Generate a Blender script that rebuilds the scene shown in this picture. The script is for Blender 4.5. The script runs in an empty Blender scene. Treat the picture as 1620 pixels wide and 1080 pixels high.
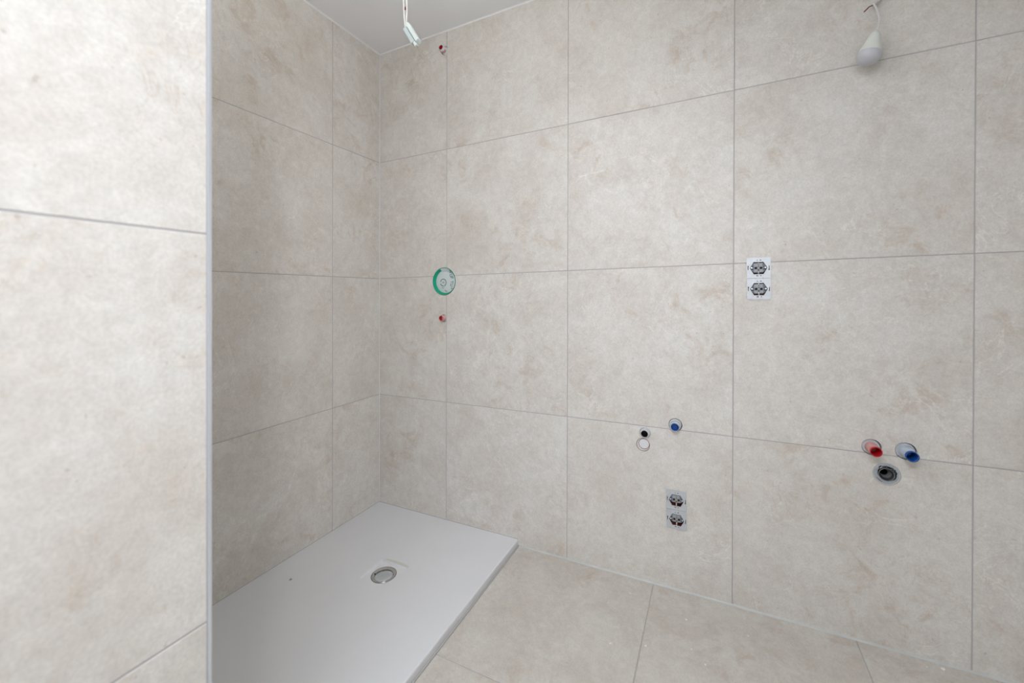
import bpy, bmesh, math, random
from mathutils import Vector, Matrix
random.seed(7)
C = bpy.context.scene.collection
SC = bpy.context.scene

# ---------------------------------------------------------------- camera, world, lights, exposure
SL = 0.0186                       # the tiled courses and the floor run slightly out of level along the back wall
def W(x, y, z): return Vector((x, y, z + SL * x))

cam_d = bpy.data.cameras.new('camera'); cam = bpy.data.objects.new('camera', cam_d); C.objects.link(cam)
cam_d.sensor_width = 36; cam_d.sensor_fit = 'HORIZONTAL'
cam_d.lens = 649.7531 / 1620 * 36
cam_d.shift_y = -73.7089 / 1620
cam_d.clip_start = 0.02
yaw, pit, rol = (math.radians(a) for a in (26.003, -0.2189, 0.1333))
fw = Vector((-math.sin(yaw), math.cos(yaw), 0)); rt = Vector((math.cos(yaw), math.sin(yaw), 0)); up = Vector((0, 0, 1))
f2 = fw * math.cos(pit) + up * math.sin(pit); u2 = -fw * math.sin(pit) + up * math.cos(pit)
r3 = rt * math.cos(rol) + u2 * math.sin(rol); u3 = -rt * math.sin(rol) + u2 * math.cos(rol)
m = Matrix((r3, u3, -f2)).transposed().to_4x4(); m.translation = Vector((1.5534, -1.6159, 1.1119))
cam.matrix_world = m
cam_d.dof.use_dof = True; cam_d.dof.focus_distance = 1.8; cam_d.dof.aperture_fstop = 2.8
SC.camera = cam

SC.view_settings.view_transform = 'Standard'; SC.view_settings.look = 'None'
SC.view_settings.gamma = 1; SC.view_settings.use_curve_mapping = False
SC.view_settings.exposure = 0.04

world = bpy.data.worlds.new('world'); SC.world = world; world.use_nodes = True
world.node_tree.nodes['Background'].inputs[0].default_value = (0.85, 0.92, 1.0, 1)
world.node_tree.nodes['Background'].inputs[1].default_value = 0.5

def area_light(name, loc, target, sx, sy, power, col):
    l = bpy.data.lights.new(name, 'AREA'); l.shape = 'RECTANGLE'; l.size = sx; l.size_y = sy; l.energy = power; l.color = col
    o = bpy.data.objects.new(name, l); C.objects.link(o); o.location = loc
    o.rotation_euler = (Vector(target) - Vector(loc)).to_track_quat('-Z', 'Y').to_euler()
    return o
# unseen fill light, added under the ceiling to brighten the room from above
area_light('overhead_fill', (1.4, -2.3, 2.30), (1.4, -2.3, 0), .8, .8, 28, (.91, .965, 1.07))
# photographer's flash on a stand beside the tripod, aimed into the niche
l = bpy.data.lights.new('flash_head', 'SPOT'); l.energy = 60; l.shadow_soft_size = 0.12; l.spot_size = 1.3; l.spot_blend = 1; l.color = (.95, .97, 1.02)
o = bpy.data.objects.new('flash_head', l); C.objects.link(o); o.location = (2.1, -2.27, 1.5)
o.rotation_euler = (Vector((.34, 0, .98)) - o.location).to_track_quat('-Z', 'Y').to_euler()
# added point fill, out of view, that brightens the foreground partition
l = bpy.data.lights.new('partition_fill', 'POINT'); l.energy = 2.4; l.shadow_soft_size = 0.12; l.color = (.92, .98, 1.08)
o = bpy.data.objects.new('partition_fill', l); C.objects.link(o); o.location = (1.30, -1.95, 1.62)
# added fill facing up, out of view, to lift the ceiling and niche
area_light('ceiling_fill', (.93, -1.18, 2.0), (.93, -1.18, 2.3), .3, .3, 10, (1.02, 1.0, .97))

# ---------------------------------------------------------------- materials
def lin(c):
    return tuple((v / 255 / 12.92 if v / 255 <= 0.04045 else ((v / 255 + 0.055) / 1.055) ** 2.4) for v in c) + (1,)
def mat(name, col, rough=0.5, metal=0.0, bump=0.0, bscale=200.0, var=0.0, vscale=30.0, trans=0.0):
    M = bpy.data.materials.new(name); M.use_nodes = True; nt = M.node_tree; N = nt.nodes; L = nt.links
    b = N['Principled BSDF']; b.inputs['Roughness'].default_value = rough; b.inputs['Metallic'].default_value = metal
    c = lin(col); b.inputs['Base Color'].default_value = c
    if trans: b.inputs['Transmission Weight'].default_value = trans
    tc = N.new('ShaderNodeTexCoord')
    if var:
        n = N.new('ShaderNodeTexNoise'); n.inputs['Scale'].default_value = vscale; n.inputs['Detail'].default_value = 5
        L.new(tc.outputs['Object'], n.inputs['Vector'])
        r = N.new('ShaderNodeMapRange'); r.inputs['From Min'].default_value = .3; r.inputs['From Max'].default_value = .7
        r.inputs['To Min'].default_value = 1 - var; r.inputs['To Max'].default_value = 1 + var * .5
        L.new(n.outputs['Fac'], r.inputs['Value'])
        mx = N.new('ShaderNodeMix'); mx.data_type = 'RGBA'; mx.blend_type = 'MULTIPLY'; mx.inputs[0].default_value = 1
        mx.inputs[6].default_value = c; L.new(r.outputs[0], mx.inputs[7]); L.new(mx.outputs[2], b.inputs['Base Color'])
    if bump:
        n = N.new('ShaderNodeTexNoise'); n.inputs['Scale'].default_value = bscale; n.inputs['Detail'].default_value = 4
        L.new(tc.outputs['Object'], n.inputs['Vector'])
        bp = N.new('ShaderNodeBump'); bp.inputs['Strength'].default_value = bump; bp.inputs['Distance'].default_value = .001
        L.new(n.outputs['Fac'], bp.inputs['Height']); L.new(bp.outputs[0], b.inputs['Normal'])
    return M

def tile_material(name, hi, lo, stain, rough, vein=.6):
    M = bpy.data.materials.new(name); M.use_nodes = True; nt = M.node_tree; N = nt.nodes; L = nt.links
    b = N['Principled BSDF']
    tc = N.new('ShaderNodeTexCoord'); oi = N.new('ShaderNodeObjectInfo')
    mul = N.new('ShaderNodeMath'); mul.operation = 'MULTIPLY'; mul.inputs[1].default_value = 37.0
    L.new(oi.outputs['Random'], mul.inputs[0])
    add = N.new('ShaderNodeVectorMath'); add.operation = 'ADD'
    L.new(tc.outputs['Object'], add.inputs[0]); L.new(mul.outputs[0], add.inputs[1])
    P = add.outputs[0]
    def noise(scale, detail=6, rgh=.6, dist=0.0, off=0.0):
        n = N.new('ShaderNodeTexNoise'); n.inputs['Scale'].default_value = scale; n.inputs['Detail'].default_value = detail
        n.inputs['Roughness'].default_value = rgh; n.inputs['Distortion'].default_value = dist
        if off:
            a = N.new('ShaderNodeVectorMath'); a.operation = 'ADD'; a.inputs[1].default_value = (off, off * .7, off * 1.3)
            L.new(P, a.inputs[0]); L.new(a.outputs[0], n.inputs['Vector'])
        else: L.new(P, n.inputs['Vector'])
        return n.outputs['Fac']
    def rng(src, a, bb, lo_=0.0, hi_=1.0):
        r = N.new('ShaderNodeMapRange'); r.interpolation_type = 'SMOOTHSTEP'
        for i, v in zip(('From Min', 'From Max', 'To Min', 'To Max'), (a, bb, lo_, hi_)): r.inputs[i].default_value = v
        L.new(src, r.inputs['Value']); return r.outputs[0]
    def mixc(fac, a, bcol, mode='MIX'):
        mx = N.new('ShaderNodeMix'); mx.data_type = 'RGBA'; mx.blend_type = mode
        if isinstance(fac, float): mx.inputs[0].default_value = fac
        else: L.new(fac, mx.inputs[0])
        for i, v in ((6, a), (7, bcol)):
            if isinstance(v, tuple): mx.inputs[i].default_value = v
            else: L.new(v, mx.inputs[i])
        return mx.outputs[2]
    def mathn(op, a, bv):
        n = N.new('ShaderNodeMath'); n.operation = op
        for i, v in ((0, a), (1, bv)):
            if isinstance(v, float): n.inputs[i].default_value = v
            else: L.new(v, n.inputs[i])
        return n.outputs[0]
    c = mixc(rng(noise(5.5, 9, .74, .4), .36, .66), lin(hi), lin(lo))
    # cloudy ochre stains, clustered
    st = mathn('MULTIPLY', rng(noise(13, 8, .7, .8, 3.1), .49, .68), rng(noise(3.0, 4, .5, .3, 8.2), .42, .62))
    c = mixc(mathn('MULTIPLY', st, .6), c, lin(stain))
    # pale chalky veins
    vn = noise(5.0, 6, .58, 1.1, 15.3)
    v = mathn('ABSOLUTE', mathn('SUBTRACT', vn, .5), 0.0)
    vm = mathn('MULTIPLY', rng(v, .0, .010, 1.0, 0.0), rng(noise(2.6, 3, .5, 0, 22.0), .46, .60))
    c = mixc(mathn('MULTIPLY', vm, vein), c, lin((238, 236, 230)))
    vn2 = noise(6.5, 7, .62, 1.4, 31.3)
    v2 = mathn('ABSOLUTE', mathn('SUBTRACT', vn2, .47), 0.0)
    vm2 = mathn('MULTIPLY', rng(v2, .0, .012, 1.0, 0.0), rng(noise(3.4, 3, .5, 0, 41.0), .52, .66))
    c = mixc(mathn('MULTIPLY', vm2, .40), c, lin(stain))
    # pores and grain
    g = rng(noise(190, 3, .6, 0, 5.0), .3, .7, .94, 1.045)
    g2 = rng(noise(38, 6, .75, .5, 9.0), .3, .7, .935, 1.05)
    c = mixc(1.0, c, mathn('MULTIPLY', g, g2), 'MULTIPLY')
    dots = rng(noise(75, 2, .5, 0, 12.0), .715, .76)
    c = mixc(mathn('MULTIPLY', dots, .28), c, lin((150, 132, 112)))
    L.new(c, b.inputs['Base Color'])
    L.new(rng(noise(30, 4, .6), .3, .7, rough - .05, rough + .07), b.inputs['Roughness'])
    bp = N.new('ShaderNodeBump'); bp.inputs['Strength'].default_value = .35; bp.inputs['Distance'].default_value = .0012
    L.new(mathn('ADD', noise(60, 6, .65, .3), mathn('MULTIPLY', noise(9, 4, .5), .8)), bp.inputs['Height'])
    L.new(bp.outputs[0], b.inputs['Normal'])
    return M

M_TILE = tile_material('beige_stoneware', (225, 222, 216), (214, 208, 200), (200, 184, 166), .46)
M_FLOOR = tile_material('beige_stoneware_floor', (210, 206, 198), (199, 192, 182), (188, 174, 158), .5, .14)
M_GROUT = mat('grey_grout', (184, 182, 183), .85, bump=.3)
M_GROUTF = mat('pale_floor_grout', (184, 181, 176), .85, bump=.3, var=.12, vscale=14)
M_SLAB = mat('mortar_bed', (196, 192, 186), .9, bump=.4)
M_CEIL = mat('ceiling_paint', (243, 244, 247), .85, bump=.15, bscale=300)
M_PLAST = mat('white_plaster', (222, 220, 216), .85, bump=.2)
M_CAULK = mat('white_caulk', (236, 237, 237), .45)
M_SILI = mat('grey_silicone', (200, 202, 199), .4, var=.1, vscale=20)
M_SILD = mat('dull_silicone', (182, 182, 180), .4)
M_TRIM = mat('anodised_aluminium', (226, 231, 237), .28, .55)
M_GALV = mat('galvanised_steel', (205, 209, 213), .42, .35, var=.05, vscale=120)
M_INS = mat('grey_socket_plastic', (120, 126, 134), .45, var=.10, vscale=220)
M_INSL = mat('pale_socket_plastic', (158, 164, 170), .4)
M_DARK = mat('dark_opening', (16, 15, 18), .8)
M_BOX = mat('brick_red_plastic', (158, 88, 76), .6)
M_SCREW = mat('zinc_screw', (232, 232, 230), .25, .6)
M_BRASS = mat('brass_screw', (206, 172, 124), .35, .5)
M_RED = mat('red_plastic', (205, 30, 44), .35)
M_REDP = mat('pink_dusty_plastic', (219, 164, 160), .55, var=.16, vscale=60)
M_BLUE = mat('blue_plastic', (28, 92, 172), .35)
M_BLUEP = mat('dusty_blue_plastic', (196, 207, 220), .55, var=.16, vscale=60)
M_WHP = mat('white_plastic', (226, 227, 228), .4)
M_WGY = mat('grey_white_plastic', (200, 203, 206), .45, var=.05, vscale=40)
M_BLK = mat('black_rubber', (22, 22, 24), .6)
M_DGY = mat('dark_grey_pipe', (132, 132, 134), .35, var=.1, vscale=60)
M_ZINC = mat('scuffed_grey_collar', (176, 182, 188), .45, var=.22, vscale=130, bump=.3)
M_GREEN = mat('green_plastic', (22, 168, 132), .4, var=.06, vscale=40)
M_GREENP = mat('dusty_green_plastic', (140, 190, 176), .5, var=.1, vscale=60)
M_LABEL = mat('milky_cover', (214, 224, 224), .4)
M_PRINT = mat('grey_print', (112, 122, 126), .6)
M_TRAY = mat('matt_mineral_tray', (226, 227, 229), .42, bump=.06, bscale=400, var=.015, vscale=6)
M_CHROME = mat('dull_chrome', (196, 195, 193), .3, .75, var=.12, vscale=90)
M_CAP = mat('pale_drain_cap', (196, 202, 204), .25, .3, var=.14, vscale=70)
M_GLUE = mat('yellowed_adhesive', (216, 214, 203), .6, var=.06, vscale=40)
M_CRUMB = mat('mortar_crumb', (148, 142, 134), .9, bump=.5)
M_FLAKE = mat('plaster_flake', (238, 236, 230), .9)
M_HOLD = mat('ivory_holder', (226, 229, 222), .4)
M_GLOBE = mat('frosted_globe', (202, 203, 210), .28)
M_CABLE = mat('white_cable', (222, 222, 220), .4)
M_TERM = mat('milky_terminal', (222, 234, 232), .3)
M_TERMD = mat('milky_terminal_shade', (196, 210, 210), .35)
M_COPPER = mat('red_brown_wire', (120, 44, 44), .5)

# ---------------------------------------------------------------- helpers
def link(name, me, mt, parent=None, loc=None):
    if mt is not None:
        me.materials.clear(); me.materials.append(mt)
    o = bpy.data.objects.new(name, me); C.objects.link(o)
    if parent: o.parent = parent
    if loc is not None: o.location = loc
    return o
def from_bm(name, bm, smooth=False):
    bmesh.ops.recalc_face_normals(bm, faces=bm.faces[:])
    me = bpy.data.meshes.new(name); bm.to_mesh(me); bm.free()
    if smooth:
        for p in me.polygons: p.use_smooth = True
        try: me.set_sharp_from_angle(angle=math.radians(40))
        except Exception: pass
    return me
def box_bm(x0, x1, y0, y1, z0, z1, bev=0.0, bm=None, shear=True):
    own = bm is None
    b = bmesh.new()
    bmesh.ops.create_cube(b, size=1)
    for v in b.verts:
        v.co = Vector(((x0 + x1) / 2 + v.co.x * (x1 - x0), (y0 + y1) / 2 + v.co.y * (y1 - y0), (z0 + z1) / 2 + v.co.z * (z1 - z0)))
    if bev: bmesh.ops.bevel(b, geom=b.edges[:], offset=bev, segments=1, affect='EDGES')
    if shear:
        for v in b.verts: v.co.z += SL * v.co.x
    if own: return b
    me = bpy.data.meshes.new('t'); b.to_mesh(me); b.free(); bm.from_mesh(me); bpy.data.meshes.remove(me)
    return bm
def lathe(profile, seg=32, closed=False, cx=0, cz=0):
    """profile of (radius, out) turned about the axis that points out of the back wall (-y)"""
    bm = bmesh.new(); rings = []
    for r, d in profile:
        if r <= 1e-6: rings.append([bm.verts.new((cx, -d, cz))])
        else: rings.append([bm.verts.new((cx + r * math.cos(2 * math.pi * k / seg), -d, cz + r * math.sin(2 * math.pi * k / seg))) for k in range(seg)])
    pairs = list(zip(rings, rings[1:])) + ([(rings[-1], rings[0])] if closed else [])
    for a, b in pairs:
        for k in range(seg):
            k2 = (k + 1) % seg
            if len(a) == 1 and len(b) == 1: continue
            if len(a) == 1: bm.faces.new((a[0], b[k], b[k2]))
            elif len(b) == 1: bm.faces.new((a[k], a[k2], b[0]))
            else: bm.faces.new((a[k], a[k2], b[k2], b[k]))
    return bm
def prism(poly, y0, y1, bm=None):
    bm = bm or bmesh.new()
    a = [bm.verts.new((x, y0, z)) for x, z in poly]; b = [bm.verts.new((x, y1, z)) for x, z in poly]
    bm.faces.new(a); bm.faces.new(b[::-1]); n = len(poly)
    for i in range(n): bm.faces.new((a[i], b[i], b[(i + 1) % n], a[(i + 1) % n]))
    return bm
def tube(pts, r, seg=10, caps=True, bm=None):
    bm = bm or bmesh.new(); pts = [Vector(p) for p in pts]; rings = []
    rr = r if isinstance(r, (list, tuple)) else [r] * len(pts)
    t0 = (pts[1] - pts[0]).normalized(); n = t0.orthogonal().normalized()
    for i, p in enumerate(pts):
        t = ((pts[min(i + 1, len(pts) - 1)] - pts[max(i - 1, 0)])).normalized()
        n = (n - t * n.dot(t)).normalized(); b = t.cross(n)
        rings.append([bm.verts.new(p + (n * math.cos(2 * math.pi * k / seg) + b * math.sin(2 * math.pi * k / seg)) * rr[i]) for k in range(seg)])
    for a, c in zip(rings, rings[1:]):
        for k in range(seg): bm.faces.new((a[k], a[(k + 1) % seg], c[(k + 1) % seg], c[k]))
    if caps: bm.faces.new(rings[0]); bm.faces.new(rings[-1][::-1])
    return bm
def spline(pts, n=8):
    P = [Vector(p) for p in pts]; P = [P[0] * 2 - P[1]] + P + [P[-1] * 2 - P[-2]]; out = []
    for i in range(1, len(P) - 2):
        a, b, c, d = P[i - 1:i + 3]
        for k in range(n):
            t = k / n
            out.append(.5 * ((2 * b) + (c - a) * t + (2 * a - 5 * b + 4 * c - d) * t * t + (3 * b - a - 3 * c + d) * t ** 3))
    out.append(P[-2]); return out
def cut(me, cutters, offset=Vector((0, 0, 0))):
    """boolean-subtract the cutter bmeshes (world coords) from mesh me whose origin is offset"""
    src = bpy.data.objects.new('tmp', me); C.objects.link(src); src.location = offset; tmp = [src]
    for cb in cutters:
        cme = bpy.data.meshes.new('c'); cb.to_mesh(cme); co = bpy.data.objects.new('tmpc', cme); C.objects.link(co); tmp.append(co)
        md = src.modifiers.new('b', 'BOOLEAN'); md.object = co; md.operation = 'DIFFERENCE'; md.solver = 'EXACT'
    bpy.context.view_layer.update()
    dg = bpy.context.evaluated_depsgraph_get()
    out = bpy.data.meshes.new_from_object(src.evaluated_get(dg), depsgraph=dg)
    for t in tmp:
        d = t.data; bpy.data.objects.remove(t)
        if d.users == 0: bpy.data.meshes.remove(d)
    return out
def thing(name, label, cat, loc=(0, 0, 0), group=None):
    o = bpy.data.objects.new(name, None); C.objects.link(o); o.location = loc; o.empty_display_size = .05
    o['label'] = label; o['category'] = cat
    if group: o['group'] = group
    return o
def part(name, bm, mt, parent, smooth=False):
    return link(name, from_bm(name, bm, smooth), mt, parent)
def struct(o, label, cat):
    o['kind'] = 'structure'; o['label'] = label; o['category'] = cat; return o

# ---------------------------------------------------------------- layout numbers (metres)
T = 0.6; G = 0.0028; TH = 0.009; REC = 0.0008
ZC = 2.3485; ZB = 1.1860; U1 = .4191; V1 = .2932
XF, YF = 0.8517, -1.2454            # edge of the partition
XR, YN = 3.40, -3.05                # right and near walls (outside the picture)
TW, ZT = 0.798, 0.0275              # shower tray
rows = [0.0, ZB - T, ZB, ZB + T, ZC]

# openings cut through the tiling of the back wall: x, z, radius
HOLES = [(.4064, 2.2559, .0200), (.404, 1.1602, .0668), (.4052, .9856, .0182),
         (1.3266, .5615, .0198), (1.3194, .5145, .0250), (1.4334, .6045, .0235),
         (1.9945, .6055, .0245), (2.0745, .6050, .0255), (2.0304, .5285, .0335)]
SOCK = [(1.6940, 1.1325), (1.4380, .2935)]
for sx, sz in SOCK: HOLES += [(sx, sz + .0355, .0325), (sx, sz - .0355, .0325)]
def cyl_cut(x, z, r, depth=.07):
    b = lathe([(0, .03), (r, .03), (r, -depth), (0, -depth)], 48)
    for v in b.verts: v.co += W(x, 0, z)
    bmesh.ops.recalc_face_normals(b, faces=b.faces[:]); return b

# ---------------------------------------------------------------- tiled surfaces
mesh_cache = {}
def tile(parent, axis, a0, a1, b0, b1, plane, mt, holes=()):
    """axis 'y' : wall facing -y (a = x, b = z); 'x' : wall facing +x (a = y, b = z); 'X' : facing -x ; 'n': facing +y ; 'z' : floor (a = x, b = y)"""
    a0 += G / 2; a1 -= G / 2; b0 += G / 2; b1 -= G / 2
    wa, wb = a1 - a0, b1 - b0; ca, cb = (a0 + a1) / 2, (b0 + b1) / 2
    key = (axis, round(wa, 4), round(wb, 4), mt.name)
    if key not in mesh_cache:
        ha, hb = wa / 2, wb / 2
        if axis in 'yn': d = (-ha, ha, -TH / 2, TH / 2, -hb, hb)
        elif axis in 'xX': d = (-TH / 2, TH / 2, -ha, ha, -hb, hb)
        else: d = (-ha, ha, -hb, hb, -TH / 2, TH / 2)
        me = from_bm('tile', box_bm(*d, bev=.0009)); me.materials.append(mt); mesh_cache[key] = me
    me = mesh_cache[key]
    c = {'y': (ca, plane + TH / 2, cb), 'n': (ca, plane - TH / 2, cb), 'x': (plane - TH / 2, ca, cb),
         'X': (plane + TH / 2, ca, cb), 'z': (ca, cb, plane - TH / 2)}[axis]
    loc = W(*c)
    hs = [h for h in holes if a0 - h[2] < h[0] < a1 + h[2] and b0 - h[2] < h[1] < b1 + h[2]]
    if hs:
        me = cut(me.copy(), [cyl_cut(*h) for h in hs], loc)
        me.name = 'tile'
    o = bpy.data.objects.new('tile', me); C.objects.link(o); o.parent = parent; o.location = loc
    return o

def grout(parent, boxes, mt, holes=()):
    bm = bmesh.new()
    for b in boxes: box_bm(*b, bm=bm)
    me = from_bm('grout', bm)
    if holes:
        me2 = bpy.data.meshes.new('grout')
        me = cut(me, [cyl_cut(*h) for h in holes])
    return link('grout', me, mt, parent)

# back wall
me = from_bm('wall_back', box_bm(-.12, XR + .12, TH, .14, -.06, ZC + .02))
me = cut(me, [cyl_cut(*h) for h in HOLES])
wall_back = struct(link('wall_back', me, M_SLAB), 'back wall clad in large beige stoneware tiles with pipe and socket openings', 'wall')
cols = [0.0, U1, U1 + T, U1 + 2 * T, U1 + 3 * T, U1 + 4 * T, XR]
for i in range(6):
    for j in range(4):
        tile(wall_back, 'y', cols[i] + (.0012 if i == 0 else 0), cols[i + 1], rows[j], rows[j + 1], 0.0, M_TILE, HOLES)
gy0, gy1 = REC, TH
bx = [(c - G / 2 + .0001, c + G / 2 - .0001, gy0, gy1, 0, ZC) for c in cols[1:-1]]
for z in rows[1:-1]:
    for i in range(6): bx.append((cols[i] + G / 2 + (0 if i else -G / 2), cols[i + 1] - G / 2, gy0, gy1, z - G / 2 + .0001, z + G / 2 - .0001))
grout(wall_back, bx, M_GROUT, HOLES)

# left wall of the shower niche
me = from_bm('wall_left', box_bm(-.13, -TH, YF, 0, -.06, ZC + .02, shear=True))
wall_left = struct(link('wall_left', me, M_SLAB), 'left side wall of the shower niche clad in beige stoneware tiles', 'wall')
lcols = [YF, -V1 - T, -V1, 0.0]
for i in range(3):
    for j in range(4):
        tile(wall_left, 'x', lcols[i], lcols[i + 1] - (.0012 if i == 2 else 0), rows[j], rows[j + 1], 0.0, M_TILE)
bx = [(-TH, -REC, c - G / 2 + .0001, c + G / 2 - .0001, 0, ZC) for c in lcols[1:-1]]
for z in rows[1:-1]:
    for i in range(3): bx.append((-TH, -REC, lcols[i] + G / 2, lcols[i + 1] - G / 2, z - G / 2 + .0001, z + G / 2 - .0001))
grout(wall_left, bx, M_GROUT)

# partition in the foreground
me = from_bm('wall_partition', box_bm(-.13, XF - TH, YN, YF - .0005, -.06, ZC + .02))
wall_part = struct(link('wall_partition', me, M_SLAB), 'brightly lit partition in the left foreground clad in beige stoneware tiles', 'wall')
pcols = [YN, YF - .004 - 2 * T, YF - .004 - T, YF - .004]
for i in range(3):
    for j in range(4):
        tile(wall_part, 'x', pcols[i], pcols[i + 1] - (.0018 if i == 2 else 0), rows[j], rows[j + 1], XF, M_TILE)
bx = [(XF - TH, XF - REC, c - G / 2 + .0001, c + G / 2 - .0001, 0, ZC) for c in pcols[1:-1]]
bx.append((XF - TH, XF - REC, YF - .0073, YF - .0056, 0, ZC))
for z in rows[1:-1]:
    for i in range(3): bx.append((XF - TH, XF - REC, pcols[i] + G / 2, pcols[i + 1] - G / 2 - (.002 if i == 2 else 0), z - G / 2 + .0001, z + G / 2 - .0001))
grout(wall_part, bx, M_GROUT)
# aluminium edge profile on its corner
bm = bmesh.new()
prof = [(XF - .0088, YF + .0002), (XF - .0088, YF + .0012), (XF - .002, YF + .0012), (XF + .0002, YF - .0002), (XF + .0009, YF - .002), (XF + .0009, YF - .0054), (XF - .0040, YF - .0054), (XF - .0040, YF + .0002)]
bot = [bm.verts.new(W(x, y, .0 if y < YF - .001 else .031)) for x, y in prof]; top = [bm.verts.new(W(x, y, ZC)) for x, y in prof]
for v in bot: v.co.z = W(v.co.x, 0, .031).z
bm.faces.new(bot); bm.faces.new(top[::-1])
for i in range(len(prof)): bm.faces.new((bot[i], top[i], top[(i + 1) % len(prof)], bot[(i + 1) % len(prof)]))
struct(link('trim_1', from_bm('trim_1', bm), M_TRIM), 'shiny aluminium edge profile on the corner of the foreground partition', 'trim')

# right and near walls (outside the picture), near wall with the window opening
me = from_bm('wall_right', box_bm(XR + TH, XR + .12, YN, TH, -.06, ZC + .02))
wall_right = struct(link('wall_right', me, M_SLAB), 'right wall clad in the same beige tiles, outside the picture', 'wall')
rc = [YN, -2 * T - .6, -2 * T, -T, 0.0]
for i in range(4):
    for j in range(4): tile(wall_right, 'X', rc[i], rc[i + 1] - (.002 if i == 3 else 0), rows[j], rows[j + 1], XR, M_TILE)
bm = bmesh.new()
wx0, wx1, wz0, wz1 = .88, 2.22, .6, 2.32
for b in ((XF - TH, wx0, YN - .12, YN, -.06, ZC + .02), (wx1, XR + .12, YN - .12, YN, -.06, ZC + .02), (wx0, wx1, YN - .12, YN, -.06, wz0), (wx0, wx1, YN - .12, YN, wz1, ZC + .02)):
    box_bm(*b, bm=bm)
struct(link('wall_near', from_bm('wall_near', bm), M_PLAST), 'plastered wall with a window opening behind the viewer', 'wall')

# floor
me = from_bm('floor', box_bm(-.12, XR + .12, YN - .12, .14, -.16, -TH - .0005))
floor = struct(link('floor', me, M_SLAB), 'floor of large square beige stoneware tiles with fine pale joints', 'floor')
FX = [TW + .003, 1.3589, 1.9588, 2.5588, 3.1588, XR]; FY = [0.0, -.5972, YF]
for i in range(5):
    for j in range(2): tile(floor, 'z', FX[i] + (0 if i else 0), FX[i + 1], FY[j + 1], FY[j] - (.002 if j == 0 else 0), 0.0, M_FLOOR)
FX2 = [XF + .002, 1.3589, 1.9588, 2.5588, 3.1588, XR]; FY2 = [YF, -.5972 - 2 * T, -.5972 - 3 * T, YN]
for i in range(5):
    for j in range(3): tile(floor, 'z', FX2[i], FX2[i + 1], FY2[j + 1], FY2[j], 0.0, M_FLOOR)
e = .0001
bx = [(c - G / 2 + e, c + G / 2 - e, YN, -.002, -TH, -.0006) for c in FX[1:-1]]
for y in (-.5972, YF, FY2[1], FY2[2]):
    for i in range(5): bx.append(((FX2[i] if i or y < YF else TW + .003) + G / 2, FX2[i + 1] - G / 2, y - G / 2 + e, y + G / 2 - e, -TH, -.0006))
grout(floor, bx, M_GROUTF)

# ceiling
me = from_bm('ceiling', box_bm(-.12, XR + .12, YN - .12, .14, ZC + .0205, ZC + .12))
ceiling = struct(link('ceiling', me, M_CEIL), 'smooth pale grey-white painted ceiling', 'ceiling')
me = from_bm('ceiling_board', box_bm(0, XR, YN, 0, ZC, ZC + .0205)); link('ceiling_board', me, M_CEIL, ceiling)

# sealant beads
def bead(name, p0, p1, da, db, mt, label, cat='sealant'):
    """triangular bead with legs da, db between p0 and p1"""
    bm = bmesh.new(); r = []
    for p in (p0, p1):
        p = Vector(p); r.append([bm.verts.new(W(*q)) for q in (p, p + Vector(da), p + Vector(da) * .42 + Vector(db) * .42, p + Vector(db))])
    a, b = r; bm.faces.new(a); bm.faces.new(b[::-1])
    for i in range(4): bm.faces.new((a[i], b[i], b[(i + 1) % 4], a[(i + 1) % 4]))
    return struct(link(name, from_bm(name, bm), mt), label, cat)
bead('trim_2', (0, 0, ZC), (XR, 0, ZC), (0, -.0035, 0), (0, 0, -.0062), M_CAULK, 'white caulk line where the back wall meets the ceiling')
bead('trim_3', (0, 0, ZC), (0, YF, ZC), (.0035, 0, 0), (0, 0, -.0062), M_CAULK, 'white caulk line where the niche side wall meets the ceiling')
bead('trim_4', (0, 0, ZT), (0, 0, ZC - .006), (.0026, 0, 0), (0, -.0026, 0), M_CAULK, 'fine white sealant line in the upright inner corner of the shower niche')
bead('trim_5', (0, 0, ZT - .001), (TW, 0, ZT - .001), (0, -.0030, 0), (0, 0, .0030), M_SILD, 'thin grey sealant line between back wall and shower tray')
bead('trim_6', (0, 0, ZT - .001), (0, YF, ZT - .001), (.0030, 0, 0), (0, 0, .0030), M_SILD, 'thin grey sealant line between niche side wall and shower tray')
bead('trim_7', (TW + .004, 0, 0), (XR, 0, 0), (0, -.0052, 0), (0, 0, .0050), M_SILI, 'pale grey sealant line between back wall and floor tiles')
bead('trim_8', (TW, -.003, 0), (TW, YF, 0), (.0036, 0, 0), (0, 0, .0036), M_SILD, 'narrow grey sealant line along the foot of the shower tray')

# ---------------------------------------------------------------- shower tray
dx0, dx1, dy0, dy1 = .352, .4795, -.4715, -.3465; dcx, dcy = .4183, -.4115
tray = thing('shower_tray', 'flat white matt shower tray with square drain recess, filling the tiled niche', 'shower tray', W(0, 0, 0))
bm = bmesh.new()
def V(x, y, z): return bm.verts.new(W(x, y, z))
y_in, x_in = -.0006, .0006; Y1 = YF + .0016; ZI = ZT - .004; rc_ = .004
o_b = [V(x_in, y_in, .0005), V(TW - .001, y_in, .0005), V(TW - .001, Y1, .0005), V(x_in, Y1, .0005)]
o_m = [V(x_in, y_in, ZT - rc_), V(TW, y_in, ZT - rc_), V(TW, Y1, ZT - rc_), V(x_in, Y1, ZT - rc_)]
o_k = [V(x_in, y_in, ZT - .0012), V(TW - .0012, y_in, ZT - .0012), V(TW - .0012, Y1, ZT - .0012), V(x_in, Y1, ZT - .0012)]
o_t = [V(x_in, y_in, ZT), V(TW - rc_, y_in, ZT), V(TW - rc_, Y1, ZT), V(x_in, Y1, ZT)]
rm = .018
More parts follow.
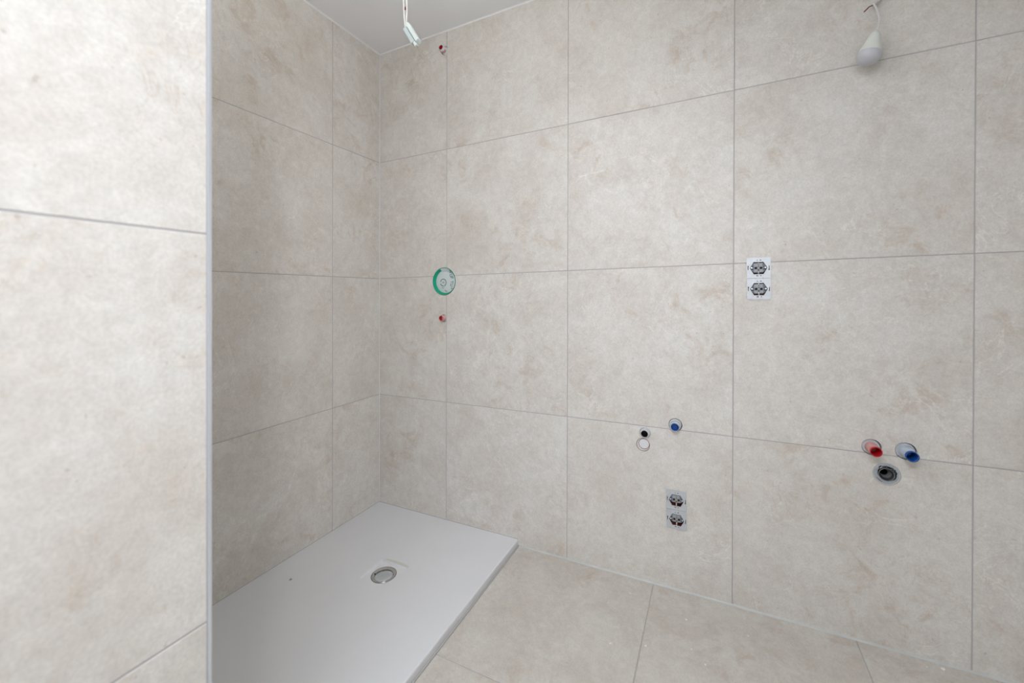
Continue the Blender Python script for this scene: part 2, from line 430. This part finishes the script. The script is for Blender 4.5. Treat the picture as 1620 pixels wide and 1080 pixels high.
o_r = [V(x_in + rm, y_in - rm, ZT), V(TW - rm, y_in - rm, ZT), V(TW - rm, Y1 + rm, ZT), V(x_in + rm, Y1 + rm, ZT)]
i_t = [V(dx0, dy1, ZI), V(dx1, dy1, ZI), V(dx1, dy0, ZI), V(dx0, dy0, ZI)]
i_s = [V(dx0 + .003, dy1 - .003, ZI - .006), V(dx1 - .003, dy1 - .003, ZI - .006), V(dx1 - .003, dy0 + .003, ZI - .006), V(dx0 + .003, dy0 + .003, ZI - .006)]
for a, b in ((o_b, o_m), (o_m, o_k), (o_k, o_t), (o_t, o_r), (o_r, i_t), (i_t, i_s)):
    for k in range(4): bm.faces.new((a[k], a[(k + 1) % 4], b[(k + 1) % 4], b[k]))
# recess floor with a round hole
n = 48; hr = .0475
ring = [V(dcx + hr * math.cos(2 * math.pi * k / n), dcy + hr * math.sin(2 * math.pi * k / n), ZI - .006) for k in range(n)]
ringb = [V(dcx + hr * math.cos(2 * math.pi * k / n), dcy + hr * math.sin(2 * math.pi * k / n), .002) for k in range(n)]
corners = [i_s[1], i_s[0], i_s[3], i_s[2]]   # angles 45,135,225,315
for k in range(n):
    q = int(((k + .5) / n * 4)) % 4
    bm.faces.new((ring[k], ring[(k + 1) % n], corners[q]))
    bm.faces.new((ring[k], ring[(k + 1) % n], ringb[(k + 1) % n], ringb[k]))
for q in range(4):
    bm.faces.new((corners[q], corners[(q + 1) % 4], ring[(q + 1) * n // 4 % n]))
tb = part('tray_body', bm, M_TRAY, tray)
# drain parts: turned about z
def lathe_z(prof, seg=48, cx=0, cy=0, cz=0, tilt=None):
    b = lathe(prof, seg)
    R = Matrix.Rotation(math.radians(-90), 4, 'X')       # -y (out) -> +z
    for v in b.verts: v.co = R @ v.co
    if tilt is not None:
        for v in b.verts: v.co = tilt @ v.co
    off = W(cx, cy, cz)
    for v in b.verts: v.co.z += SL * v.co.x; v.co += off
    return b
zr = ZI - .006
drain = part('drain_flange', lathe_z([(.0445, -.008), (.0462, .0005), (.0455, .0016), (.0435, .0018), (.0365, .0002), (.0345, -.0012), (.0335, -.010)], 64, dcx, dcy, zr), M_CHROME, tray, True)
link('drain_seal', from_bm('drain_seal', lathe_z([(.0455, .0), (.0474, .0008), (.0474, -.004)], 64, dcx, dcy, zr), True), M_BLK, tray)
link('drain_opening', from_bm('drain_opening', lathe_z([(.0345, -.006), (.0345, -.011), (0, -.011)], 48, dcx, dcy, zr), True), M_DARK, tray)
tl = Matrix.Rotation(math.radians(5), 4, Vector((-.7, -.7, 0)))
part('drain_cap', lathe_z([(0, .0022), (.014, .0021), (.027, .0014), (.0325, .0002), (.0342, -.0014), (.0345, -.0045), (0, -.0048)], 48, dcx + .0044, dcy - .0048, zr + .0020, tl), M_CAP, tray, True)
for a in (25, 198):
    a = math.radians(a); p = W(dcx + .036 * math.cos(a), dcy + .036 * math.sin(a), zr + .0008)
    b = lathe_z([(0, .0012), (.0022, .0010), (.0026, -.001)], 12); 
    for v in b.verts: v.co += p
    part('flange_screw', b, M_DARK, tray, True)
# yellowed adhesive residue beside the recess
bm = bmesh.new()
def smear(x0, x1, y0, y1, n=14):
    t, b2 = [], []
    for k in range(n + 1):
        x = x0 + (x1 - x0) * k / n; ed = math.sin(math.pi * k / n) ** .5
        t.append((x, (y0 + y1) / 2 + (y1 - y0) / 2 * ed * (.75 + .25 * random.random()))); b2.append((x, y0))
    def zz(x, y):
        d = min((y_in - rm - y) / (y_in - rm - dy1), 1); return ZT + (ZI - ZT) * max(d, 0)
    for k in range(n):
        a, b_, c, d = b2[k], b2[k + 1], t[k + 1], t[k]
        vs = [bm.verts.new(W(p[0], p[1], zz(*p) + .0005)) for p in (a, b_, c, d)]
        bm.faces.new(vs)
smear(.365, .482, dy1 + .001, dy1 + .014)
part('adhesive_residue', bm, M_GLUE, tray)['label'] = 'yellowish adhesive residue beside the drain recess'

# ---------------------------------------------------------------- pipe stubs in the back wall
def stub(name, label, cat, x, z, parts, group=None):
    """parts: (name, profile, material, dx, dz)"""
    t = thing(name, label, cat, W(x, 0, z), group)
    for nm, prof, mt, dx, dz in parts:
        part(nm, lathe(prof, 40, cx=dx, cz=dz), mt, t, True)
    return t
def filler(r, hole=0.0, d=-.004):
    return [(hole, -.03), (hole, d - .0005), (r - .0015, d), (r, d - .0015), (r, -.06)] if hole else [(0, d), (r - .0015, d), (r, d - .0015), (r, -.06)]
def pipe(ro, ri, L, back=-.05, bev=.0015, taper=0.0):
    return [(ro + taper, back), (ro + taper * .7, L * .1), (ro, L - bev), (ro - bev * .6, L), (ri + bev * .3, L), (ri, L - bev)]
def bore(ri, L, deep=-.03):
    return [(ri, L - .0005), (ri * .96, L - .012), (ri * .92, deep), (0, deep)]
# upper shower outlet near the ceiling
stub('water_pipe_stub', 'whitish pipe stub with red inner plug, high up in the corner just below the ceiling', 'pipe', .4064, 2.2559, [
    ('mortar_ring', filler(.0178, d=-.002), M_PLAST, .0012, .0),
    ('pipe_sleeve', pipe(.0122, .0104, .030, taper=.001), M_WHP, -.001, .0),
    ('red_plug', bore(.0106, .0306, .008), M_RED, -.001, .0),
    ('red_stain', [(.0129, .004), (.0127, .014), (.0124, .016)], M_REDP, -.0012, -.0004)])
stub('water_pipe_stub', 'small bright red pipe stub right below the round green box', 'pipe', .4052, .9856, [
    ('mortar_ring', filler(.0160, d=-.001), M_WGY, .0012, .0008),
    ('pipe_sleeve', pipe(.0132, .0112, .021, taper=.0012), M_REDP, -.0022, .0004),
    ('red_plug', bore(.0115, .0216, -.01), M_RED, -.0022, .0004)])
stub('waste_pipe_stub', 'small pipe stub with black opening, directly above a round white cap', 'pipe', 1.3266, .5615, [
    ('pipe_sleeve', [(.0192, -.05), (.0190, .002), (.0180, .004), (.0150, .016), (.0140, .017), (.0128, .0168), (.0126, .014)], M_WGY, 0, .0),
    ('pipe_opening', bore(.0130, .0150, -.02), M_BLK, 0, .0)])
stub('pipe_end_cap', 'round white pipe cap recessed in the wall below the black opening', 'cap', 1.3194, .5145, [
    ('mortar_ring', filler(.0236, d=-.003), M_PLAST, .0, .0),
    ('red_gasket', [(.0188, -.008), (.0200, -.0005), (.0196, .0006), (.0180, .0008)], M_BOX, .0036, .0046),
    ('cap_disc', [(.0182, -.004), (.0182, .0022), (.0172, .0032), (.006, .0036), (0, .0036)], M_WHP, .0038, .0052)])
stub('cold_water_stub', 'single pale pipe stub with blue plug, right of the white cap', 'pipe', 1.4334, .6045, [
    ('mortar_ring', filler(.0214, d=-.004), M_PLAST, -.0012, -.0014),
    ('pipe_sleeve', pipe(.0158, .0135, .026, taper=.0022), M_BLUEP, .0, -.0015),
    ('blue_plug', bore(.0138, .0266, .002), M_BLUE, .0, -.0015)])
stub('hot_water_stub', 'protruding pipe stub with wide open red plug, above the round grey drain outlet', 'pipe', 1.9945, .6055, [
    ('mortar_ring', filler(.0226, d=-.004), M_WGY, -.0008, .0),
    ('pipe_sleeve', pipe(.0142, .0126, .040, taper=.0022), M_REDP, -.0002, -.001),
    ('red_plug', [(.0147, .036), (.0147, .0415), (.0141, .0424), (.0131, .0424), (.0127, .040), (.0120, .0), (0, -.004)], M_RED, -.0002, -.001)])
stub('cold_water_stub', 'protruding pipe stub with wide open blue plug, rightmost of the wall pipes', 'pipe', 2.0745, .6050, [
    ('mortar_ring', filler(.0236, d=-.004), M_WGY, -.0008, .0),
    ('pipe_sleeve', pipe(.0148, .0130, .043, taper=.0040), M_BLUEP, .0005, -.0012),
    ('blue_plug', [(.0154, .037), (.0154, .0445), (.0147, .0454), (.0136, .0454), (.0132, .043), (.0124, .0), (0, -.004)], M_BLUE, .0005, -.0012)])
# basin drain outlet
t = thing('drain_outlet', 'round grey drain outlet with torn black rubber seal, below the red and blue stubs', 'drain', W(2.0304, 0, .5285))
part('mortar_ring', lathe([(.0285, -.002), (.0325, -.0005), (.0330, -.002), (.0330, -.06)], 48), M_PLAST, t, True)
part('steel_collar', lathe([(.0195, -.0045), (.0205, .0012), (.0285, .0020), (.0302, .0008), (.0304, -.03)], 48, cx=-.0004, cz=.0012), M_ZINC, t, True)
bm = bmesh.new(); n = 48; ri = []; ro = []
for k in range(n):
    a = 2 * math.pi * k / n; big = .5 + .5 * math.cos(a - math.radians(40))
    r_ = .0198 + .0052 * max(0, big) ** .7 * (.75 + .5 * random.random())
    if 118 < math.degrees(a) < 142: r_ += .0035
    ri.append(bm.verts.new((.0135 * math.cos(a) - .001, .0015, .0135 * math.sin(a) + .0018))); ro.append(bm.verts.new((r_ * math.cos(a) - .0012, -.0026, r_ * math.sin(a) + .0014)))
for k in range(n): bm.faces.new((ri[k], ri[(k + 1) % n], ro[(k + 1) % n], ro[k]))
part('torn_seal', bm, M_BLK, t)
part('pipe_cone', lathe([(.0188, -.0005), (.0190, -.0008), (.0100, -.020), (.0095, -.022)], 40, cx=-.0006, cz=-.0006), M_DGY, t, True)
bm = lathe([(.0196, .0005), (.0193, .0034), (.0183, .0036), (.0175, .0005)], 40, cx=-.0006, cz=-.0006)
part('pipe_rim', bm, M_DGY, t, True)
part('pipe_bore', lathe([(.0104, -.0195), (.0095, -.05), (0, -.05)], 32, cx=-.0006, cz=-.0006), M_BLK, t, True)
for k, a in enumerate((212, 222, 232, 243)):
    a = math.radians(a); bm = lathe([(0, .0026), (.0012, .0025), (.0014, .001)], 8, cx=.0262 * math.cos(a), cz=.0262 * math.sin(a)); part('collar_pit', bm, M_BLK, t)

# ---------------------------------------------------------------- green installation box at the joint crossing
t = thing('installation_box', 'round green installation box with milky printed cover, set into the wall at a joint crossing', 'box', W(.404, 0, 1.1602))
part('box_wall', lathe([(.0640, .0010), (.0650, .0002), (.0652, -.045), (.0640, -.045), (.0545, -.0185), (.0632, -.0003)], 56, closed=True), M_GREEN, t, True)
part('cover_disc', lathe([(.0555, -.0185), (.0550, -.0135), (.0536, -.0125), (.030, -.0116), (0, -.0114)], 56, cx=.0002), M_LABEL, t, True)
def arc_patch(a0, a1, r0, r1, d0, d1, n=14):
    bm = bmesh.new(); A, B = [], []
    for k in range(n + 1):
        a = math.radians(a0 + (a1 - a0) * k / n)
        A.append(bm.verts.new((r0 * math.cos(a), -d0, r0 * math.sin(a)))); B.append(bm.verts.new((r1 * math.cos(a), -d1, r1 * math.sin(a))))
    for k in range(n): bm.faces.new((A[k], A[k + 1], B[k + 1], B[k]))
    return bm
part('film_flap', arc_patch(60, 110, .048, .0645, -.0108, .0008), M_LABEL, t)['label'] = 'milky film flap over the rim'
part('film_flap', arc_patch(-34, -12, .048, .0645, -.0108, .0008), M_LABEL, t)['label'] = 'milky film flap over the rim'
part('dusty_rim', arc_patch(215, 285, .0556, .0640, -.0165, .0004), M_GREENP, t)
# print on the cover: a ring symbol and rotated lettering strokes
bm = bmesh.new(); yp = .0108
def stroke(p, q, w):
    p = Vector(p); q = Vector(q); d = (q - p).normalized(); nn = Vector((-d.y, d.x)) * w / 2
    vs = [bm.verts.new((v.x, yp, v.y)) for v in (p + nn, q + nn, q - nn, p - nn)]
    bm.faces.new(vs)
def polyarc(cx, cz, r, a0, a1, w, n=14):
    for k in range(n):
        a = math.radians(a0 + (a1 - a0) * k / n); b = math.radians(a0 + (a1 - a0) * (k + 1) / n)
        stroke((cx + r * math.cos(a), cz + r * math.sin(a)), (cx + r * math.cos(b), cz + r * math.sin(b)), w)
polyarc(-.011, -.005, .0165, -60, 170, .0042); polyarc(-.011, -.005, .0165, 195, 275, .0042)
stroke((-.017, .001), (-.005, -.010), .0012); stroke((-.005, .002), (-.016, -.011), .0012); stroke((-.019, -.005), (-.003, -.005), .0012)
stroke((-.004, -.020), (.002, -.017), .003); stroke((-.008, -.023), (-.001, -.021), .002)
GL = {'T': [((0, 1), (1, 1)), ((.5, 0), (.5, 1))], 'Y': [((0, 1), (.5, .5)), ((1, 1), (.5, .5)), ((.5, .5), (.5, 0))],
      'P': [((0, 0), (0, 1)), ((0, 1), (.8, 1)), ((.8, 1), (.8, .5)), ((.8, .5), (0, .5))],
      'F': [((0, 0), (0, 1)), ((0, 1), (.9, 1)), ((0, .55), (.7, .55))], 'U': [((0, 1), (0, 0)), ((0, 0), (.9, 0)), ((.9, 0), (.9, 1))],
      'I': [((.4, 0), (.4, 1))], 'A': [((0, 0), (.5, 1)), ((1, 0), (.5, 1)), ((.2, .4), (.8, .4))]}
def word(s, x, z, h, ang, w=.0026):
    ca, sa = math.cos(math.radians(ang)), math.sin(math.radians(ang)); adv = 0
    for ch in s:
        for (p, q) in GL[ch]:
            f = lambda t_: (x + ca * (t_[0] * h * .7 + adv) - sa * t_[1] * h, z + sa * (t_[0] * h * .7 + adv) + ca * t_[1] * h)
            stroke(f(p), f(q), w)
        adv += h * .98
part('printed_symbol', bm, M_PRINT, t); bm = bmesh.new()
word('TUF', .022, .046, .0150, -74); word('TUT', .030, .002, .0150, -88); word('AT', -.020, -.032, .0075, -20, .0012)
stroke((-.002, -.042), (.012, -.048), .003)
pr = part('printed_lettering', bm, M_PRINT, t); pr['kind'] = 'stuff'

# ---------------------------------------------------------------- double sockets without covers
def double_socket(label, x, z, low):
    t = thing('double_socket', label, 'socket', W(x, 0, z)); t.rotation_euler = (0, -math.atan(SL), 0)
    for s in (1, -1):
        cz = s * .0356; k = .0356
        # steel support plate with six-sided opening, slots and screw holes
        bm = bmesh.new(); h = .0352
        poly = [(-h + .002, -h), (h - .002, -h), (h, -h + .002), (h, h - .002), (h - .002, h), (-h + .002, h), (-h, h - .002), (-h, -h + .002)]
        prism(poly, -.0024, -.0012, bm)
        bmesh.ops.recalc_face_normals(bm, faces=bm.faces[:])
        pm = bpy.data.meshes.new('support_plate'); bm.to_mesh(pm); bm.free()
        R_ = .0262
        hexa = [(-.0262, 0), (-.0145, .0205), (.0145, .0205), (.0262, 0), (.0145, -.0215), (-.0145, -.0215)]
        cs = [prism(hexa, -.01, .01)]
        for sx in (1, -1):
            cs.append(prism([(sx * .0308 - .0011, -.0065), (sx * .0308 + .0011, -.0065), (sx * .0308 + .0011, .0065), (sx * .0308 - .0011, .0065)], -.01, .01))
            cs.append(prism([(sx * .0305 + .0022 * math.cos(a), -sx * .0062 + .0022 * math.sin(a)) for a in [i * math.pi / 4 for i in range(8)]], -.01, .01))
        for zz, xs in ((.0262, (.006, .0022)), (-.0262, (-.004, .0032)), (.0262, (-.0038, .0012)), (-.0262, (.0068, .0016))):
            cs.append(prism([(xs[0] - xs[1], zz - .0013), (xs[0] + xs[1], zz - .0013), (xs[0] + xs[1], zz + .0013), (xs[0] - xs[1], zz + .0013)], -.01, .01))
        cs.append(prism([(-.014, -.0352 * s - .0011), (-.010, -.0352 * s - .0011), (-.010, -.0352 * s + .0011), (-.014, -.0352 * s + .0011)], -.01, .01))
        cs.append(prism([(.010, -.0352 * s - .0011), (.014, -.0352 * s - .0011), (.014, -.0352 * s + .0011), (.010, -.0352 * s + .0011)], -.01, .01))
        for c_ in cs: bmesh.ops.recalc_face_normals(c_, faces=c_.faces[:])
        pm = cut(pm, cs); pl = link('support_plate', pm, M_GALV, t, (0, 0, cz))
        # raised rim of the opening
        bm = bmesh.new(); n = 6
        inn = [bm.verts.new((px * .985, -.0036, pz * .985)) for px, pz in hexa]; out = [bm.verts.new((px * 1.07, -.0036, pz * 1.07)) for px, pz in hexa]
        ib = [bm.verts.new((px * .985, -.0012, pz * .985)) for px, pz in hexa]; ob = [bm.verts.new((px * 1.07, -.0020, pz * 1.07)) for px, pz in hexa]
        for i in range(n):
            j = (i + 1) % n
            bm.faces.new((inn[i], inn[j], out[j], out[i])); bm.faces.new((inn[i], ib[i], ib[j], inn[j])); bm.faces.new((out[i], out[j], ob[j], ob[i]))
        rim = part('plate_rim', bm, M_GALV, t); rim.location = (0, 0, cz)
        # wall box behind
        bx_ = part('wall_box', lathe([(.0312, -.0008), (.0318, -.001), (.0318, -.045), (0, -.045)], 36), M_BOX, t, True); bx_.location = (0, 0, cz)
        # grey insert
        dz = .0022 if low else 0.0; bot = -.0095 if low else -.0150
        bm = prism([(-.0235, -.004), (-.0130, bot - .001), (.0130, bot - .001), (.0235, -.004), (.0235, .006), (.0140, .0175 + dz), (-.0140, .0175 + dz), (-.0235, .006)], .0016, .020)
        body = part('socket_insert', bm, M_INS, t); body.location = (0, 0, cz)
        def sub(nm, bm, mt, sm=False): return part(nm, bm, mt, body, sm)
        for (a, b_, c, d) in ((-.0135, -.001, .0045, .0162), (.0015, .0118, .0045, .0165), (-.0130, -.0030, bot + .0012, -.0048), (.0030, .0130, bot + .0012, -.0048)):
            sub('terminal_cover', prism([(a, c), (b_, c), (b_, d), (a, d)], .0002, .0016), M_INSL)
        for sx in (-.0078, .0078):
            sub('contact_hole', lathe([(.0034, -.0014), (.0031, .0004), (.0027, -.0012), (0, -.0012)], 16, cx=sx), M_DARK, True)
        sub('centre_screw', lathe([(0, .0002), (.0020, .0001), (.0023, -.0006), (.0023, -.002)], 14, cx=0, cz=-.0004), M_BRASS, True)
        if low: sub('brass_bridge', prism([(-.0045, -.0022), (.0045, -.0022), (.0045, .0022), (-.0045, .0022)], .0008, .0016), M_BRASS)
        for sx in (-1, 1):
            sub('claw_screw', lathe([(0, .0026), (.0028, .0020), (.0033, .0004), (.0033, -.004)], 16, cx=sx * .0205, cz=.0006), M_SCREW, True)
            sub('claw_recess', prism([(sx * .0235, -.0052), (sx * .0150, -.0052), (sx * .0150, -.0034), (sx * .0235, -.0034)], .0010, .0018), M_DARK)
            sub('claw_recess', prism([(sx * .0235, .0040), (sx * .0150, .0040), (sx * .0150, .0056), (sx * .0235, .0056)], .0010, .0018), M_DARK)
        sub('latch_hole', lathe([(.0019, -.0010), (.0016, -.0013), (0, -.0016)], 12, cz=-.0078), M_DARK)
        # earth clips top and bottom
        for q, zz0, zz1 in ((1, .0125, .0200), (-1, -.0100, -.0205)):
            bm = tube([(0, .0022, zz0), (0, -.0012, (zz0 + zz1) / 2), (0, .0004, zz1)], .0021 if q < 0 else .0015, 8)
            c_ = part('earth_clip', bm, M_SCREW, t, True); c_.location = (0, 0, cz)
    return t
double_socket('uncovered double power socket at shoulder height, on the horizontal tile joint', *SOCK[0], False)
double_socket('uncovered double power socket low on the wall, below the blue plugged pipe', *SOCK[1], True)

# ---------------------------------------------------------------- light bulb hanging by its cable against the wall
CAMP = Vector((1.5534, -1.6159, 1.1119))
BT = W(1.9866, -.047, 1.8545)        # cable entry of the holder
BD = Vector((-.235, -.03, -.97)).normalized()
bulb = thing('hanging_light_bulb', 'unlit white LED bulb dangling on a short white cable at the top right', 'light bulb', BT)
q = Vector((0, -1, 0)).rotation_difference(BD).to_matrix().to_4x4()
def turned(prof, seg=40):
    b = lathe(prof, seg)
    for v in b.verts: v.co = q @ v.co
    return b
part('lamp_holder', turned([(0, -.001), (.0050, 0), (.0085, .004), (.0125, .010), (.0150, .016), (.0165, .024), (.0200, .036), (.0240, .048), (.0272, .058), (.0284, .063), (.0280, .0635)]), M_HOLD, bulb, True)
part('globe', turned([(.0280, .0630), (.0292, .0675), (.0298, .073), (.0290, .079), (.0262, .0855), (.0210, .0915), (.0140, .0960), (.0070, .0984), (0, .0990)]), M_GLOBE, bulb, True)
cp = [Vector((.010, .052, .105)), Vector((.004, .040, .098)), Vector((-.0015, .012, .086)), Vector((.004, .004, .060)), Vector((.0075, .001, .035)), Vector((.005, 0, .014)), Vector((0, 0, -.002))]
part('cable', tube(spline(cp), .0024, 10), M_CABLE, bulb, True)
part('cable_connector', tube([(-.003, .016, .088), (.004, .026, .098), (.014, .034, .108), (.022, .042, .114)], [.0045, .0058, .0058, .005], 10), M_CABLE, bulb, True)
part('wire_end', tube([(-.001, .018, .089), (-.012, .016, .085), (-.024, .018, .074)], .0017, 8), M_COPPER, bulb)

# ---------------------------------------------------------------- terminal block hanging from the ceiling over the tray
zc_ = ZC
P0 = W(.624, -.50, 1.983)
term = thing('ceiling_connector', 'milky lamp terminal block hanging on two thin white wires from the ceiling above the shower', 'connector', P0)
ax = Vector((.54, -.05, -.84)).normalized(); side = Vector((.84, .03, .54)).normalized(); dep = ax.cross(side)
def obox(cen, hx, hs, hd, bev=.0012):
    b = bmesh.new(); bmesh.ops.create_cube(b, size=1)
    for v in b.verts: v.co = Vector((v.co.x * 2 * hx, v.co.y * 2 * hs, v.co.z * 2 * hd))
    bmesh.ops.bevel(b, geom=b.edges[:], offset=bev, segments=2, affect='EDGES')
    for v in b.verts: v.co = ax * v.co.x + side * v.co.y + dep * v.co.z + Vector(cen)
    return b
c0 = Vector((0, 0, 0))
part('terminal_block', obox(c0 + side * .0095, .043, .0062, .010), M_TERM, term)
part('terminal_block', obox(c0 - side * .0065 - ax * .004, .037, .0075, .008), M_TERMD, term)
for k in range(3): part('terminal_dome', obox(c0 - side * .0068 - dep * .0085 + ax * (-.029 + .023 * k), .0075, .0058, .004), M_TERM, term)
part('terminal_spout', obox(c0 - side * .003 + ax * .042, .010, .0055, .0058), M_TERM, term)
e_ = c0 + ax * .055 - side * .003
part('wire_tip', tube([e_ - ax * .006, e_ + ax * .002], .002, 8), M_BRASS, term)
top_z = W(.624, 0, ZC).z - P0.z + .003
s0 = c0 - ax * .040 - side * .005
for sg in (-1, 1):
    pts = [s0 + Vector((sg * .0018, 0, 0)), s0 + Vector((sg * .0044 - .002, 0, .030)), s0 + Vector((sg * .0066 - .003, 0, .070)), Vector((s0.x + sg * .0068 - .003, 0, .17)), Vector((s0.x + sg * .006, 0, top_z))]
    part('wire', tube(spline(pts), .0029, 8), M_CABLE, term, True)
part('red_ferrule', tube([s0 + Vector((-.0028, -.001, .066)), s0 + Vector((-.0028, -.001, .075))], .0026, 8), M_COPPER, term)

# ---------------------------------------------------------------- bits of debris
def chip(name, label, cat, x, y, z, r, mt, group=None, seed=0):
    rnd = random.Random(seed); bm = bmesh.new(); n = 8; h = r * .45
    b0 = [bm.verts.new((r * rnd.uniform(.7, 1.15) * math.cos(2 * math.pi * k / n), r * rnd.uniform(.6, 1.0) * math.sin(2 * math.pi * k / n), 0)) for k in range(n)]
    b1 = [bm.verts.new((v.co.x * .7 + rnd.uniform(-.1, .1) * r, v.co.y * .7, h * rnd.uniform(.6, 1.2))) for v in b0]
    bm.faces.new(b0[::-1]); bm.faces.new(b1)
    for k in range(n): bm.faces.new((b0[k], b0[(k + 1) % n], b1[(k + 1) % n], b1[k]))
    o = link(name, from_bm(name, bm), mt, None, W(x, y, z)); o['label'] = label; o['category'] = cat
    if group: o['group'] = group
    return o
def tray_z(x, y):
    best = ZT
    # height on the slanted planes of the tray
    ty = (y_in - rm - y) / (y_in - rm - dy1) if y > dy1 else ((y - (Y1 + rm)) / (dy0 - Y1 - rm) if y < dy0 else 1)
    tx = (x - x_in - rm) / (dx0 - x_in - rm) if x < dx0 else ((TW - rm - x) / (TW - rm - dx1) if x > dx1 else 1)
    return ZT + (ZI - ZT) * max(0, min(1, tx, ty))
chip('mortar_crumb', 'grey mortar crumb lying on the shower tray left of the drain', 'debris', .1256, -.5901, tray_z(.1256, -.59), .0062, M_CRUMB, seed=3)
FL = [(1.2732, -.3367, .0034, 'white plaster flake on the floor tile, nearest to the shower tray'), (1.3727, -.2994, .0032, 'white plaster flake right beside the first floor joint'),
      (1.4791, -.1353, .0026, 'white plaster flake on the floor below the low socket'), (1.2887, -.0895, .0022, 'tiny white plaster flake close to the wall left of the floor joint'),
      (1.5004, -.2532, .0024, 'small plaster flake in the middle of the centre floor tile'), (1.5393, -.2921, .0026, 'frontmost small plaster flake on the centre floor tile'),
      (1.6591, -.1239, .0022, 'tiny plaster flake on the floor below the third wall joint'), (2.1509, -.0213, .0040, 'plaster flake at the foot of the wall in the bottom right corner'),
      (2.1126, -.0322, .0020, 'tiny plaster flake left of the corner flake at the foot of the wall')]
for k, (x, y, r, lb) in enumerate(FL):
    chip('plaster_flake', lb, 'debris', x, y, 0, r * 1.35, M_FLAKE, 'plaster flakes on the floor', 20 + k)
